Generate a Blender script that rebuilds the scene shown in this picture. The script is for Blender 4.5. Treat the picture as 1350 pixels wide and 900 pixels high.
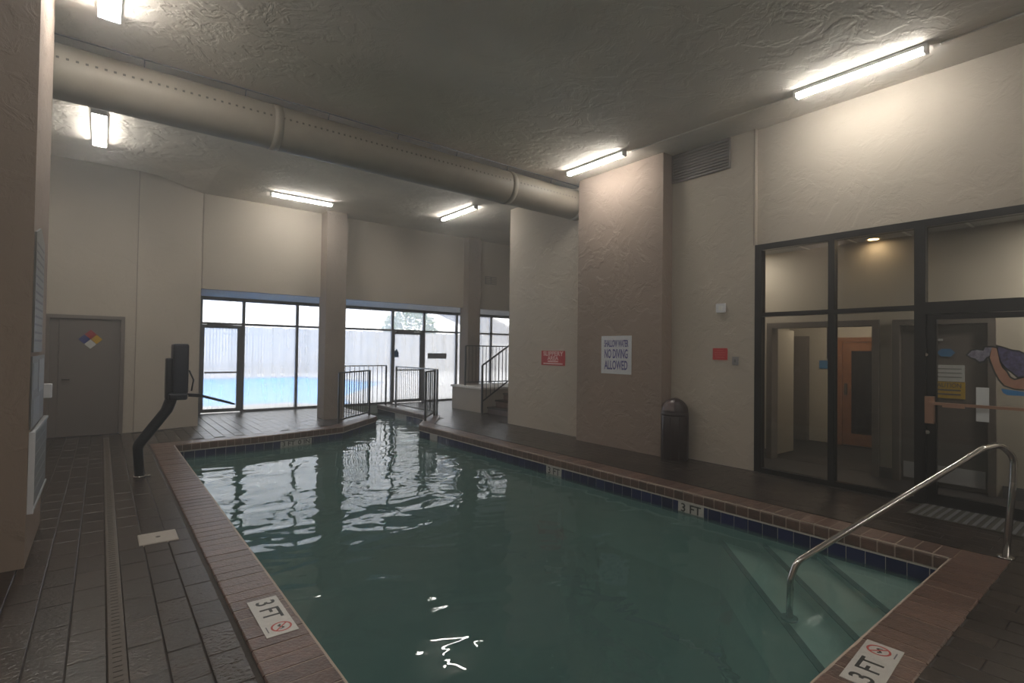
import bpy, bmesh, math, random
from mathutils import Vector, Matrix
random.seed(7)
for o in list(bpy.data.objects): bpy.data.objects.remove(o)
SC = bpy.context.scene
COL = SC.collection
R = math.radians

# ------------------------------------------------------------------ camera
def cam_matrix(yaw, p, r, loc):
    f = Vector((-math.sin(yaw)*math.cos(p), math.cos(yaw)*math.cos(p), math.sin(p)))
    rt = Vector((math.cos(yaw), math.sin(yaw), 0)); up = rt.cross(f)
    r2 = math.cos(r)*rt + math.sin(r)*up; u2 = -math.sin(r)*rt + math.cos(r)*up
    b = -f
    return Matrix(((r2.x, u2.x, b.x, loc[0]), (r2.y, u2.y, b.y, loc[1]), (r2.z, u2.z, b.z, loc[2]), (0, 0, 0, 1)))
cd = bpy.data.cameras.new('camera'); co = bpy.data.objects.new('camera', cd); COL.objects.link(co)
cd.sensor_width = 36; cd.lens = 685.8/1350*36; cd.clip_start = .05; cd.clip_end = 300
co.matrix_world = cam_matrix(R(-38.264), R(1.02), R(.789), (0, 0, 1.6))
SC.camera = co
# ------------------------------------------------------------------ world and exposure
SKY = 1.75
w = bpy.data.worlds.new('world'); SC.world = w; w.use_nodes = True
nt = w.node_tree; bg = nt.nodes['Background']
geo = nt.nodes.new('ShaderNodeNewGeometry') if False else None
tc = nt.nodes.new('ShaderNodeTexCoord'); sep = nt.nodes.new('ShaderNodeSeparateXYZ'); rp = nt.nodes.new('ShaderNodeValToRGB')
nt.links.new(tc.outputs['Generated'], sep.inputs[0]); nt.links.new(sep.outputs['Z'], rp.inputs[0]); nt.links.new(rp.outputs[0], bg.inputs[0])
rp.color_ramp.elements[0].color = (1, .985, .97, 1); rp.color_ramp.elements[0].position = 0
rp.color_ramp.elements[1].color = (.86, .93, 1, 1); rp.color_ramp.elements[1].position = .8
bg.inputs[1].default_value = SKY
TUBE = 32.0          # emission of the fluorescent lenses
SC.view_settings.view_transform = 'Standard'; SC.view_settings.look = 'None'
SC.view_settings.exposure = 0.95; SC.view_settings.gamma = 1; SC.view_settings.use_curve_mapping = False
SC.cycles.use_denoising = True
SC.cycles.max_bounces = 10; SC.cycles.diffuse_bounces = 5; SC.cycles.transparent_max_bounces = 16
SC.cycles.caustics_refractive = False; SC.cycles.caustics_reflective = False
SC.cycles.sample_clamp_indirect = 6

# ------------------------------------------------------------------ materials
MATS = {}
def nodes(name):
    m = bpy.data.materials.new(name); m.use_nodes = True; MATS[name] = m
    t = m.node_tree; return m, t, t.nodes['Principled BSDF'], t.nodes['Material Output']
def mat(name, col, rough=.6, metal=0, var=0.0, vscale=6, bump=0, bscale=40, rand=0, alt=None, spec=.5, emit=None, es=0, det=4, island=False, patch=0):
    """Principled material: base colour varied by noise (alt = second colour), small relief, random tint per piece."""
    m, t, p, out = nodes(name); N = t.nodes.new; L = t.links.new
    p.inputs['Roughness'].default_value = rough; p.inputs['Metallic'].default_value = metal
    p.inputs['Specular IOR Level'].default_value = spec
    p.inputs['Base Color'].default_value = (*col, 1)
    c = None
    co_ = N('ShaderNodeTexCoord')
    src = N('ShaderNodeNewGeometry')
    if var or alt:
        n = N('ShaderNodeTexNoise'); n.inputs['Scale'].default_value = vscale; n.inputs['Detail'].default_value = det
        n.inputs['Roughness'].default_value = .65
        L(src.outputs['Position'], n.inputs['Vector'])
        r = N('ShaderNodeValToRGB'); r.color_ramp.elements[0].position = .32; r.color_ramp.elements[1].position = .68
        a = alt if alt else tuple(x*(1-var) for x in col)
        r.color_ramp.elements[0].color = (*a, 1); r.color_ramp.elements[1].color = (*col, 1)
        L(n.outputs['Fac'], r.inputs[0]); c = r.outputs[0]
    if rand:
        h = N('ShaderNodeHueSaturation'); mr = N('ShaderNodeMapRange')
        ad = N('ShaderNodeMath'); ad.operation = 'ADD'; fr = N('ShaderNodeMath'); fr.operation = 'FRACT'
        oi = N('ShaderNodeObjectInfo'); L(oi.outputs['Random'], ad.inputs[0]); L(src.outputs['Random Per Island'], ad.inputs[1])
        L(ad.outputs[0], fr.inputs[0]); L(fr.outputs[0], mr.inputs[0])
        mr.inputs[3].default_value = 1-rand; mr.inputs[4].default_value = 1+rand
        L(mr.outputs[0], h.inputs['Value'])
        if c is not None: L(c, h.inputs['Color'])
        else: h.inputs['Color'].default_value = (*col, 1)
        c = h.outputs[0]
    if c is not None: L(c, p.inputs['Base Color'])
    if bump:
        n2 = N('ShaderNodeTexNoise'); n2.inputs['Scale'].default_value = bscale; n2.inputs['Detail'].default_value = 5
        L(src.outputs['Position'], n2.inputs['Vector'])
        b = N('ShaderNodeBump'); b.inputs['Strength'].default_value = min(1, bump); b.inputs['Distance'].default_value = .01*max(1, bump)
        L(n2.outputs['Fac'], b.inputs['Height']); L(b.outputs[0], p.inputs['Normal'])
    if emit:
        p.inputs['Emission Color'].default_value = (*emit, 1); p.inputs['Emission Strength'].default_value = es
    return m

def stucco(name, col, bumpd=.02, blotch=.12, rough=.85, ridge=1.0):
    """skip-trowelled plaster: large swirled ridges plus fine grain"""
    m, t, p, out = nodes(name); N = t.nodes.new; L = t.links.new
    g = N('ShaderNodeNewGeometry')
    warp = N('ShaderNodeTexNoise'); warp.inputs['Scale'].default_value = 1.3; warp.inputs['Detail'].default_value = 3
    L(g.outputs['Position'], warp.inputs['Vector'])
    ms = N('ShaderNodeVectorMath'); ms.operation = 'SCALE'; ms.inputs['Scale'].default_value = 1.1; L(warp.outputs['Color'], ms.inputs[0])
    ad = N('ShaderNodeVectorMath'); ad.operation = 'ADD'; L(g.outputs['Position'], ad.inputs[0]); L(ms.outputs[0], ad.inputs[1])
    n1 = N('ShaderNodeTexNoise'); n1.inputs['Scale'].default_value = 3.0; n1.inputs['Detail'].default_value = 6; n1.inputs['Roughness'].default_value = .6
    L(ad.outputs[0], n1.inputs['Vector'])
    r1 = N('ShaderNodeValToRGB'); e = r1.color_ramp.elements
    e[0].position = .44; e[0].color = (0, 0, 0, 1); e[1].position = .56; e[1].color = (1, 1, 1, 1)
    L(n1.outputs['Fac'], r1.inputs[0])
    n2 = N('ShaderNodeTexNoise'); n2.inputs['Scale'].default_value = 45; n2.inputs['Detail'].default_value = 4; L(g.outputs['Position'], n2.inputs['Vector'])
    mx = N('ShaderNodeMath'); mx.operation = 'MULTIPLY_ADD'; L(n2.outputs['Fac'], mx.inputs[0]); mx.inputs[1].default_value = .25
    ms2 = N('ShaderNodeMath'); ms2.operation = 'MULTIPLY'; L(r1.outputs[0], ms2.inputs[0]); ms2.inputs[1].default_value = ridge
    L(ms2.outputs[0], mx.inputs[2])
    b = N('ShaderNodeBump'); b.inputs['Strength'].default_value = .6; b.inputs['Distance'].default_value = bumpd
    L(mx.outputs[0], b.inputs['Height']); L(b.outputs[0], p.inputs['Normal'])
    n3 = N('ShaderNodeTexNoise'); n3.inputs['Scale'].default_value = .8; n3.inputs['Detail'].default_value = 5; L(g.outputs['Position'], n3.inputs['Vector'])
    r3 = N('ShaderNodeValToRGB'); e = r3.color_ramp.elements
    e[0].position = .3; e[0].color = (*[c*(1-blotch) for c in col], 1); e[1].position = .7; e[1].color = (*col, 1)
    L(n3.outputs['Fac'], r3.inputs[0]); L(r3.outputs[0], p.inputs['Base Color'])
    p.inputs['Roughness'].default_value = rough; p.inputs['Specular IOR Level'].default_value = .25
    return m

CREAM = stucco('cream stucco', (.51, .45, .38), bumpd=.009, ridge=.6)
CREAM_S = stucco('smooth cream stucco', (.51, .45, .38), bumpd=.006, ridge=.4)
TAUPE = stucco('taupe stucco', (.31, .243, .20), bumpd=.008)
TAUPE_C = stucco('taupe column stucco', (.31, .26, .22), bumpd=.01)
CEIL = stucco('ceiling stucco', (.80, .735, .655), bumpd=.011, blotch=.22, ridge=.9)
SOFFIT = mat('soffit paint', (.86, .82, .76), .7)
MORTAR = mat('mortar', (.048, .039, .034), .8, bump=.5, bscale=60)
PAVER = mat('paver', (.044, .031, .024), .27, alt=(.026, .019, .016), vscale=9, bump=.45, bscale=45, rand=.28, spec=.5)
BRICK = mat('coping brick', (.150, .085, .064), .30, alt=(.085, .052, .042), vscale=14, bump=.6, bscale=60, rand=.22)
GROUT = mat('light grout', (.62, .58, .54), .6)
GROUTB = mat('coping grout', (.40, .32, .26), .7)
DRAIN = mat('drain strip', (.095, .072, .055), .55, var=.3, vscale=12, bump=.3)
TILE = mat('blue tile', (.018, .024, .085), .12, rand=.3)
PLASTER = mat('pool plaster', (.56, .61, .55), .6, alt=(.42, .49, .44), vscale=1.6, det=5)
NOSING = mat('step edge tile', (.02, .025, .03), .3)
FRAME = mat('dark bronze frame', (.014, .012, .011), .35, metal=.4)
ALU = mat('grey window frame', (.16, .16, .17), .45, metal=.3)
DOORG = mat('grey door paint', (.155, .132, .12), .5, bump=.15, bscale=80)
DFRAME = mat('door frame paint', (.17, .145, .13), .45)
DUCT = mat('duct fabric', (.29, .255, .205), .55, var=.15, vscale=3)
DARKHOLE = mat('dark perforation', (.05, .045, .035), .8)
WHITE = mat('white metal', (.75, .75, .73), .5)
LENS = mat('light lens', (.9, .9, .9), .4, emit=(1, .97, .90), es=TUBE)
STEEL = mat('polished steel', (.62, .60, .57), .16, metal=1)
BLACKM = mat('black railing metal', (.035, .035, .038), .4, metal=.5)
RAILTOP = mat('pale top rail', (.85, .85, .85), .25)
NAVY = mat('navy vinyl', (.018, .022, .038), .38, var=.3)
NAVYM = mat('dark lift metal', (.02, .022, .03), .35, metal=.3)
BIN = mat('bin brown plastic', (.030, .016, .016), .38, var=.2)
BINF = mat('bin flap', (.11, .075, .075), .3)
SIGNW = mat('sign white', (.66, .67, .70), .4)
SIGNB = mat('sign blue lettering', (.055, .05, .26), .5)
SIGNR = mat('sign red', (.50, .035, .04), .4)
SIGNP = mat('sign pale lettering', (.75, .55, .52), .5)
MARK = mat('depth marker white', (.52, .50, .47), .35, var=.12, vscale=30)
MARKB = mat('marker black', (.02, .02, .02), .5)
MARKR = mat('marker red', (.45, .06, .05), .5)
YELLOW = mat('sign yellow', (.62, .40, .03), .5)
PAPER = mat('paper white', (.62, .64, .64), .6)
GREYP = mat('grey sheet', (.30, .31, .32), .5, var=.2, vscale=15)
BOARD = mat('grey notice board', (.15, .15, .145), .45, var=.2, vscale=12)
TEXTG = mat('grey lettering', (.12, .12, .13), .6)
BLUES = mat('sticker blue', (.05, .22, .48), .4)
COPPER = mat('push bar bronze', (.42, .25, .18), .35, metal=.6)
WOOD = mat('sauna pine', (.36, .15, .06), .45, alt=(.24, .09, .035), vscale=7)
LOBBYW = mat('lobby wall paint', (.55, .50, .42), .8)
LOBBYF = mat('lobby floor carpet', (.030, .025, .024), .6, var=.4, vscale=8)
BASE = mat('grey baseboard', (.13, .13, .135), .5)
LOBC = mat('lobby ceiling tile', (.42, .42, .42), .9)
TAN = mat('tan shower tile', (.42, .33, .23), .35, rand=.12)
TAND = mat('brown shower tile', (.14, .09, .06), .4)
PAPERW = mat('vent grille paint', (.20, .18, .165), .5)
SKIN = mat('printed skin', (.44, .24, .17), .5, alt=(.36, .18, .12), vscale=9)
CLOTH = mat('printed patterned cloth', (.13, .12, .27), .5, alt=(.045, .035, .06), vscale=22, det=6)
CLOTH2 = mat('printed pale cloth', (.30, .29, .36), .5, alt=(.10, .09, .14), vscale=20)
OUTL = mat('print outline', (.018, .02, .018), .5)
PATIO = mat('outdoor concrete', (.55, .50, .46), .8, var=.15, vscale=1.2)
FENCE = mat('weathered fence wood', (.40, .37, .34), .8, rand=.2)
OPOOL = mat('outdoor pool water', (.01, .25, .85), .4, alt=(.04, .42, .95), vscale=.5)
LEAF = mat('tree leaves', (.10, .17, .04), .7, rand=.3)
BARK = mat('bark', (.16, .11, .07), .8)
LIFTW = mat('lid concrete', (.36, .32, .28), .6, bump=.4)
WARM = mat('downlight lens', (.9, .7, .4), .4, emit=(1, .62, .25), es=9)

def glassmat(name, haze=0.0, tint=(1, 1, 1), refl=1.0):
    m, t, p, out = nodes(name); N = t.nodes.new; L = t.links.new; t.nodes.remove(p)
    tr = N('ShaderNodeBsdfTransparent'); tr.inputs[0].default_value = (*tint, 1)
    gl = N('ShaderNodeBsdfGlossy'); gl.inputs['Roughness'].default_value = .02
    fr = N('ShaderNodeFresnel'); fr.inputs['IOR'].default_value = 1.45
    base = tr.outputs[0]
    if haze:
        tl = N('ShaderNodeBsdfTranslucent'); tl.inputs[0].default_value = (.93, .95, .97, 1)
        g = N('ShaderNodeNewGeometry'); mp = N('ShaderNodeMapping'); mp.inputs['Scale'].default_value = (6, 6, .7)
        L(g.outputs['Position'], mp.inputs[0])
        n = N('ShaderNodeTexNoise'); n.inputs['Scale'].default_value = 1.0; n.inputs['Detail'].default_value = 5; L(mp.outputs[0], n.inputs['Vector'])
        r = N('ShaderNodeMapRange'); r.inputs[1].default_value = .3; r.inputs[2].default_value = .7
        r.inputs[3].default_value = haze*.8; r.inputs[4].default_value = min(1, haze*1.2); L(n.outputs['Fac'], r.inputs[0])
        mx = N('ShaderNodeMixShader'); L(r.outputs[0], mx.inputs[0]); L(base, mx.inputs[1]); L(tl.outputs[0], mx.inputs[2]); base = mx.outputs[0]
    m2 = N('ShaderNodeMixShader'); mm = N('ShaderNodeMath'); mm.operation = 'MULTIPLY'; mm.inputs[1].default_value = refl
    L(fr.outputs[0], mm.inputs[0]); L(mm.outputs[0], m2.inputs[0]); L(base, m2.inputs[1]); L(gl.outputs[0], m2.inputs[2])
    L(m2.outputs[0], out.inputs[0]); return m
FOGGED = glassmat('condensation glass', .29)
CLEAR = glassmat('clear glass', 0, (.80, .80, .78))

def watermat():
    m, t, p, out = nodes('pool water'); N = t.nodes.new; L = t.links.new; t.nodes.remove(p)
    g = N('ShaderNodeNewGeometry')
    mp = N('ShaderNodeMapping'); mp.inputs['Rotation'].default_value = (0, 0, R(30)); mp.inputs['Scale'].default_value = (1, 1.5, 1)
    L(g.outputs['Position'], mp.inputs[0])
    n1 = N('ShaderNodeTexNoise'); n1.inputs['Scale'].default_value = 1.5; n1.inputs['Detail'].default_value = 1.5; n1.inputs['Distortion'].default_value = .6
    L(mp.outputs[0], n1.inputs['Vector'])
    n2 = N('ShaderNodeTexNoise'); n2.inputs['Scale'].default_value = 5; n2.inputs['Detail'].default_value = 1.0; L(g.outputs['Position'], n2.inputs['Vector'])
    mx = N('ShaderNodeMath'); mx.operation = 'MULTIPLY_ADD'; L(n2.outputs['Fac'], mx.inputs[0]); mx.inputs[1].default_value = .13; L(n1.outputs['Fac'], mx.inputs[2])
    b = N('ShaderNodeBump'); b.inputs['Strength'].default_value = 1; b.inputs['Distance'].default_value = .022; L(mx.outputs[0], b.inputs['Height'])
    tr = N('ShaderNodeBsdfTransparent'); tr.inputs[0].default_value = (.90, .98, .96, 1)
    df = N('ShaderNodeBsdfDiffuse'); df.inputs[0].default_value = (.19, .36, .34, 1); mk = N('ShaderNodeMixShader'); mk.inputs[0].default_value = .31; L(tr.outputs[0], mk.inputs[1]); L(df.outputs[0], mk.inputs[2])
    gl = N('ShaderNodeBsdfGlossy'); gl.inputs['Roughness'].default_value = .01; L(b.outputs[0], gl.inputs['Normal'])
    fr = N('ShaderNodeFresnel'); fr.inputs['IOR'].default_value = 1.33; L(b.outputs[0], fr.inputs['Normal'])
    mix = N('ShaderNodeMixShader'); L(fr.outputs[0], mix.inputs[0]); L(mk.outputs[0], mix.inputs[1]); L(gl.outputs[0], mix.inputs[2])
    L(mix.outputs[0], out.inputs[0])
    va = N('ShaderNodeVolumeAbsorption'); va.inputs['Color'].default_value = (.15, .72, .68, 1); va.inputs['Density'].default_value = .38
    L(va.outputs[0], out.inputs['Volume'])
    return m
WATER = watermat()

# ------------------------------------------------------------------ mesh helpers
class MB:
    def __init__(s): s.v = []; s.f = []; s.sm = []; s.m = []; s.cur = 0
    def add(s, vs, fs, smooth=False):
        k = len(s.v); s.v += [tuple(v) for v in vs]
        for f in fs: s.f.append([k+i for i in f]); s.sm.append(smooth); s.m.append(s.cur)
        return s
    def box(s, x0, x1, y0, y1, z0, z1):
        return s.add([(x0, y0, z0), (x1, y0, z0), (x1, y1, z0), (x0, y1, z0), (x0, y0, z1), (x1, y0, z1), (x1, y1, z1), (x0, y1, z1)],
                     [(3, 2, 1, 0), (4, 5, 6, 7), (0, 1, 5, 4), (1, 2, 6, 5), (2, 3, 7, 6), (3, 0, 4, 7)])
    def bbox(s, x0, x1, y0, y1, z0, z1, b=.004):
        """box with a chamfered top rim"""
        vs = [(x0, y0, z0), (x1, y0, z0), (x1, y1, z0), (x0, y1, z0), (x0, y0, z1-b), (x1, y0, z1-b), (x1, y1, z1-b), (x0, y1, z1-b),
              (x0+b, y0+b, z1), (x1-b, y0+b, z1), (x1-b, y1-b, z1), (x0+b, y1-b, z1)]
        return s.add(vs, [(3, 2, 1, 0), (0, 1, 5, 4), (1, 2, 6, 5), (2, 3, 7, 6), (3, 0, 4, 7), (4, 5, 9, 8), (5, 6, 10, 9), (6, 7, 11, 10), (7, 4, 8, 11), (8, 9, 10, 11)])
    def prism(s, poly, z0, z1):
        n = len(poly)
        vs = [(x, y, z0) for x, y in poly]+[(x, y, z1) for x, y in poly]
        return s.add(vs, [list(range(n))[::-1], list(range(n, 2*n))]+[(i, (i+1) % n, n+(i+1) % n, n+i) for i in range(n)])
    def beam(s, a, b, w, h, up=(0, 0, 1)):
        a, b = Vector(a), Vector(b); d = (b-a).normalized(); up = Vector(up)
        sd = d.cross(up)
        if sd.length < 1e-4: sd = Vector((1, 0, 0))
        sd.normalize(); u = sd.cross(d)
        vs = [p+sd*w/2*i+u*h/2*j for p in (a, b) for i, j in ((-1, -1), (1, -1), (1, 1), (-1, 1))]
        return s.add(vs, [(0, 1, 2, 3), (7, 6, 5, 4), (0, 4, 5, 1), (1, 5, 6, 2), (2, 6, 7, 3), (3, 7, 4, 0)])
    def tube(s, path, r, n=12, caps=True):
        P = [Vector(p) for p in path]; k0 = len(s.v); rs = r if isinstance(r, (list, tuple)) else [r]*len(P)
        t0 = (P[1]-P[0]).normalized(); ref = Vector((0, 0, 1)) if abs(t0.z) < .9 else Vector((1, 0, 0))
        u = t0.cross(ref).normalized(); vs = []
        for i, p in enumerate(P):
            if i == 0: t = t0
            elif i == len(P)-1: t = (P[i]-P[i-1]).normalized()
            else: t = ((P[i]-P[i-1]).normalized()+(P[i+1]-P[i]).normalized()).normalized()
            u = (u-t*u.dot(t)).normalized(); v = t.cross(u)
            for k in range(n):
                a = 2*math.pi*k/n; vs.append(p+(u*math.cos(a)+v*math.sin(a))*rs[i])
        fs = [(i*n+k, i*n+(k+1) % n, (i+1)*n+(k+1) % n, (i+1)*n+k) for i in range(len(P)-1) for k in range(n)]
        s.add(vs, fs, True)
        if caps:
            s.add([], [[-len(vs)+k for k in range(n)][::-1], [-n+k for k in range(n)]])
            # negative indices resolved against the vertex list
            for q in (-2, -1): s.f[q] = [i if i < k0+0 and False else i for i in s.f[q]]
            L_ = len(s.v)
            s.f[-2] = [k0+k for k in range(n)][::-1]; s.f[-1] = [L_-n+k for k in range(n)]
        return s
    def cyl(s, c, r, h, n=20, axis='z', r2=None):
        c = Vector(c); d = {'x': Vector((1, 0, 0)), 'y': Vector((0, 1, 0)), 'z': Vector((0, 0, 1))}[axis]
        return s.tube([c, c+d*h], [r, r if r2 is None else r2], n)
    def poly3(s, pts, nrm, th):
        """extruded polygon from 3-D points"""
        n = len(pts); N = Vector(nrm)*th; P = [Vector(p) for p in pts]
        return s.add(P+[p+N for p in P], [list(range(n))[::-1], list(range(n, 2*n))]+[(i, (i+1) % n, n+(i+1) % n, n+i) for i in range(n)])
    def mesh(s, name, m):
        me = bpy.data.meshes.new(name); me.from_pydata(s.v, [], s.f)
        for mm in (m if isinstance(m, (list, tuple)) else [m]): me.materials.append(mm)
        me.polygons.foreach_set('use_smooth', s.sm); me.polygons.foreach_set('material_index', s.m)
        b = bmesh.new(); b.from_mesh(me); bmesh.ops.triangulate(b, faces=[f for f in b.faces if len(f.verts) > 4], ngon_method='EAR_CLIP'); bmesh.ops.recalc_face_normals(b, faces=b.faces); b.to_mesh(me); b.free()
        return me
    def obj(s, name, m, parent=None, loc=None):
        o = bpy.data.objects.new(name, s.mesh(name, m)); COL.objects.link(o)
        if parent: o.parent = parent
        if loc: o.location = loc
        return o
def B(*a): return MB().box(*a)
def inst(name, me, parent, loc=(0, 0, 0), rz=0):
    o = bpy.data.objects.new(name, me); COL.objects.link(o); o.parent = parent; o.location = loc; o.rotation_euler = (0, 0, rz); return o
def tag(o, label, cat, group=None, kind=None):
    if label: o['label'] = label
    if cat: o['category'] = cat
    if group: o['group'] = group
    if kind: o['kind'] = kind
    return o
def thing(name, label, cat, loc=(0, 0, 0), group=None, rz=0):
    o = bpy.data.objects.new(name, None); COL.objects.link(o); o.location = loc; o.rotation_euler = (0, 0, rz); o.empty_display_size = .1
    return tag(o, label, cat, group)
def struct(o, label=None, cat=None): return tag(o, label, cat, kind='structure')
def sroot(name, label, cat='structure', loc=(0, 0, 0)):
    o = bpy.data.objects.new(name, None); COL.objects.link(o); o.location = loc; return tag(o, label, cat, kind='structure')
def copytree(o, loc, rz=None, label=None):
    c = o.copy(); COL.objects.link(c); c.location = loc
    if rz is not None: c.rotation_euler = (0, 0, rz)
    if label: c['label'] = label
    for ch in o.children:
        d = ch.copy(); COL.objects.link(d); d.parent = c
        for g in ch.children:
            e = g.copy(); COL.objects.link(e); e.parent = d
    return c
def text(name, s, size, m, parent, org, xdir, ydir, width=None, bold=.0, th=.001, align='CENTER'):
    """flat lettering as a mesh; org = centre of the line, xdir/ydir its axes"""
    cu = bpy.data.curves.new('t', 'FONT'); cu.body = s; cu.size = size; cu.align_x = align; cu.align_y = 'CENTER'; cu.offset = bold; cu.extrude = th/2
    cu.resolution_u = 3
    to = bpy.data.objects.new('t', cu); COL.objects.link(to)
    me = bpy.data.meshes.new_from_object(to.evaluated_get(bpy.context.evaluated_depsgraph_get()))
    bpy.data.objects.remove(to)
    X = Vector(xdir).normalized(); Y = Vector(ydir).normalized(); Z = X.cross(Y)
    xs = [v.co.x for v in me.vertices]; sx = 1
    if width and xs: sx = width/(max(xs)-min(xs))
    for v in me.vertices: v.co = Vector(org)+X*v.co.x*sx+Y*v.co.y+Z*v.co.z
    me.materials.clear(); me.materials.append(m); me.name = name
    o = bpy.data.objects.new(name, me); COL.objects.link(o); o.parent = parent; return o

# ------------------------------------------------------------------ layout numbers
ZC = 4.72                              # ceiling
POOL = [(.94, 1.08), (5.35, 1.08), (5.35, 9.9), (6.25, 11.15), (6.30, 14.2), (5.20, 14.2), (5.15, 11.7), (3.9, 10.5), (2.5, 10.18), (.94, 10.02)]
ZW = -.24                              # water surface
def inpoly(x, y, P):
    c = False
    for i in range(len(P)):
        (x1, y1), (x2, y2) = P[i], P[i-1]
        if (y1 > y) != (y2 > y) and x < (x2-x1)*(y-y1)/(y2-y1)+x1: c = not c
    return c
def offset_poly(P, d):
    """push a counter-clockwise polygon outwards by d"""
    out = []; n = len(P)
    for i in range(n):
        a, b, c = Vector(P[i-1]), Vector(P[i]), Vector(P[(i+1) % n])
        e1 = (b-a).normalized(); e2 = (c-b).normalized(); n1 = Vector((e1.y, -e1.x)); n2 = Vector((e2.y, -e2.x))
        m = (n1+n2); m = m/m.length; k = d/max(.3, m.dot(n1)); out.append((b.x+m.x*k, b.y+m.y*k))
    return out
COPW = .31
COPO = offset_poly(POOL, COPW-.02)     # outer line of the coping

# ------------------------------------------------------------------ setting: floor
def tri_fill(outer, holes, z, name, m, flip=False):
    bm = bmesh.new(); eds = []
    for loop in [outer]+holes:
        vs = [bm.verts.new((x, y, z)) for x, y in loop]
        for i in range(len(vs)): eds.append(bm.edges.new((vs[i], vs[(i+1) % len(vs)])))
    bmesh.ops.triangle_fill(bm, use_beauty=True, use_dissolve=False, edges=eds)
    for f in bm.faces:
        if f.normal.z < 0: f.normal_flip()
    r = bmesh.ops.extrude_face_region(bm, geom=bm.faces[:])
    for g in r['geom']:
        if isinstance(g, bmesh.types.BMVert): g.co.z -= .1
    bmesh.ops.recalc_face_normals(bm, faces=bm.faces)
    me = bpy.data.meshes.new(name); bm.to_mesh(me); bm.free(); me.materials.append(m)
    o = bpy.data.objects.new(name, me); COL.objects.link(o); return o
floor = struct(tri_fill([(-2.7, -6.1), (7.1, -6.1), (7.1, 9.0), (12.5, 9.0), (12.5, 14.35), (1.5, 14.35), (1.5, 12.4), (.4, 12.06), (-2.7, 12.06)],
                        [offset_poly(POOL, .01)[::-1]], -.010, 'floor', MORTAR), 'dark brown brick-paved pool deck around the indoor pool', 'floor')
PW, PL, G = .165, .33, .006
cells = []
DX0, DX1 = .058, .137                   # trench drain strip
def keep(x0, x1, y0, y1):
    cx, cy = (x0+x1)/2, (y0+y1)/2
    if inpoly(cx, cy, COPO): return False
    for x in (x0, x1):
        for y in (y0, y1):
            if inpoly(x, y, POOL): return False
    if cx < -1.6 and cy > 5: return False
    if cx < 1.5 and y1 > 11.84+max(0, min(1.05, cx-.5))*.38: return False
    if x1 > 7.04 and y0 < 9.1: return False
    if cx > 7.62 and cy > 10.75 and cy < 12.35: return False
    if cx > 7.75 and cy < 10.9: return False
    if cx > 9.5: return False
    return True
cols = [(DX1+.163*i, DX1+.163*(i+1)) for i in range(60)]+[(DX0-.165*(i+1), DX0-.165*i) for i in range(16)]
for ci, (x0, x1) in enumerate(cols):
    off = (ci % 2)*PL/2
    y = -1.2+off
    while y < 14.1:
        if keep(x0, x1, y, y+PL): cells.append((x0, x1, y, y+PL))
        y += PL
def seen(c):
    x, y = (c[0]+c[1])/2, (c[2]+c[3])/2
    az = math.degrees(math.atan2(x, y)); d = math.hypot(x, y)
    if y < .2 or not -8 < az < 84: return 1e9
    # below the frame's lower edge
    f = x*math.sin(R(38.264))+y*math.cos(R(38.264))
    if f < .2 or 1.6/f*686 > 450*1.08: return 1e9
    if -.4 > x and y > 5.0: return 1e9
    return d
cells.sort(key=seen)
pm = {}
def paver_mesh(w, l):
    k = (round(w, 4), round(l, 4))
    if k not in pm: pm[k] = MB().bbox(-w/2, w/2, -l/2, l/2, -.03, 0, .003).mesh('paver', PAVER)
    return pm[k]
for c in cells[:300]:
    inst('paver', paver_mesh(c[1]-c[0]-G, PL-G), floor, ((c[0]+c[1])/2, (c[2]+c[3])/2, random.uniform(-.0015, .0015)))
mb = MB()
for c in cells[300:]:
    dz = random.uniform(-.0015, .0015)
    mb.bbox(c[0]+G/2, c[1]-G/2, c[2]+G/2, c[3]-G/2, -.03, dz, .003)
mb.obj('paver_field', PAVER, floor)['kind'] = 'stuff'
# the drain strip that runs along the left deck
dr = struct(MB().bbox(DX0, DX1, -1, 11.4, -.02, .006, .004).obj('trim_1', DRAIN), 'long narrow drain strip along the left deck', 'drain')
mb = MB()
y = -.9
while y < 11.3: mb.box(DX0+.02, DX1-.02, y, y+.006, .006, .0075); y += .05
mb.obj('drain_slot', DARKHOLE, dr)['kind'] = 'stuff'

# ------------------------------------------------------------------ swimming pool: shell, tiles, steps, coping, water
pool = thing('swimming_pool', 'indoor swimming pool with blue tile line and green water', 'pool')
shell = MB()
SH = offset_poly(POOL, .005)
n = len(SH)
ZB = -.98
shell.add([(x, y, -.02) for x, y in SH]+[(x, y, ZB) for x, y in SH], [(i, (i+1) % n, n+(i+1) % n, n+i) for i in range(n)]+[list(range(n, 2*n))])
shell.obj('basin', PLASTER, pool)
# water body
wp = offset_poly(POOL, -.004)
wb = MB(); wb.prism(wp, ZB+.01, ZW); wo = wb.obj('water', WATER, pool); wo['label'] = 'green rippled pool water'
# corner steps, their edges at 45 degrees in the near right corner
def corner(s, z0, z1):
    # triangle  x - y >= s  inside the corner (5.2, 1.08)
    return [(5.2, 1.085), (5.2, 5.2-s), (1.085+s, 1.085)]
STEPS = [(3.26, -.272), (2.75, -.335), (2.29, -.44)]
for s_, zt in STEPS:
    P = [(s_+1.085, 1.085), (5.348, 1.085), (5.348, 5.348-s_)]
    st = MB().prism(P, ZB+.005, zt).obj('step', PLASTER, pool)
    a = Vector((s_+1.085, 1.085, zt+.003)); b = Vector((5.348, 5.348-s_, zt+.003))
    MB().beam(a, b, .055, .008).obj('step_edge', NOSING, st)
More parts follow.
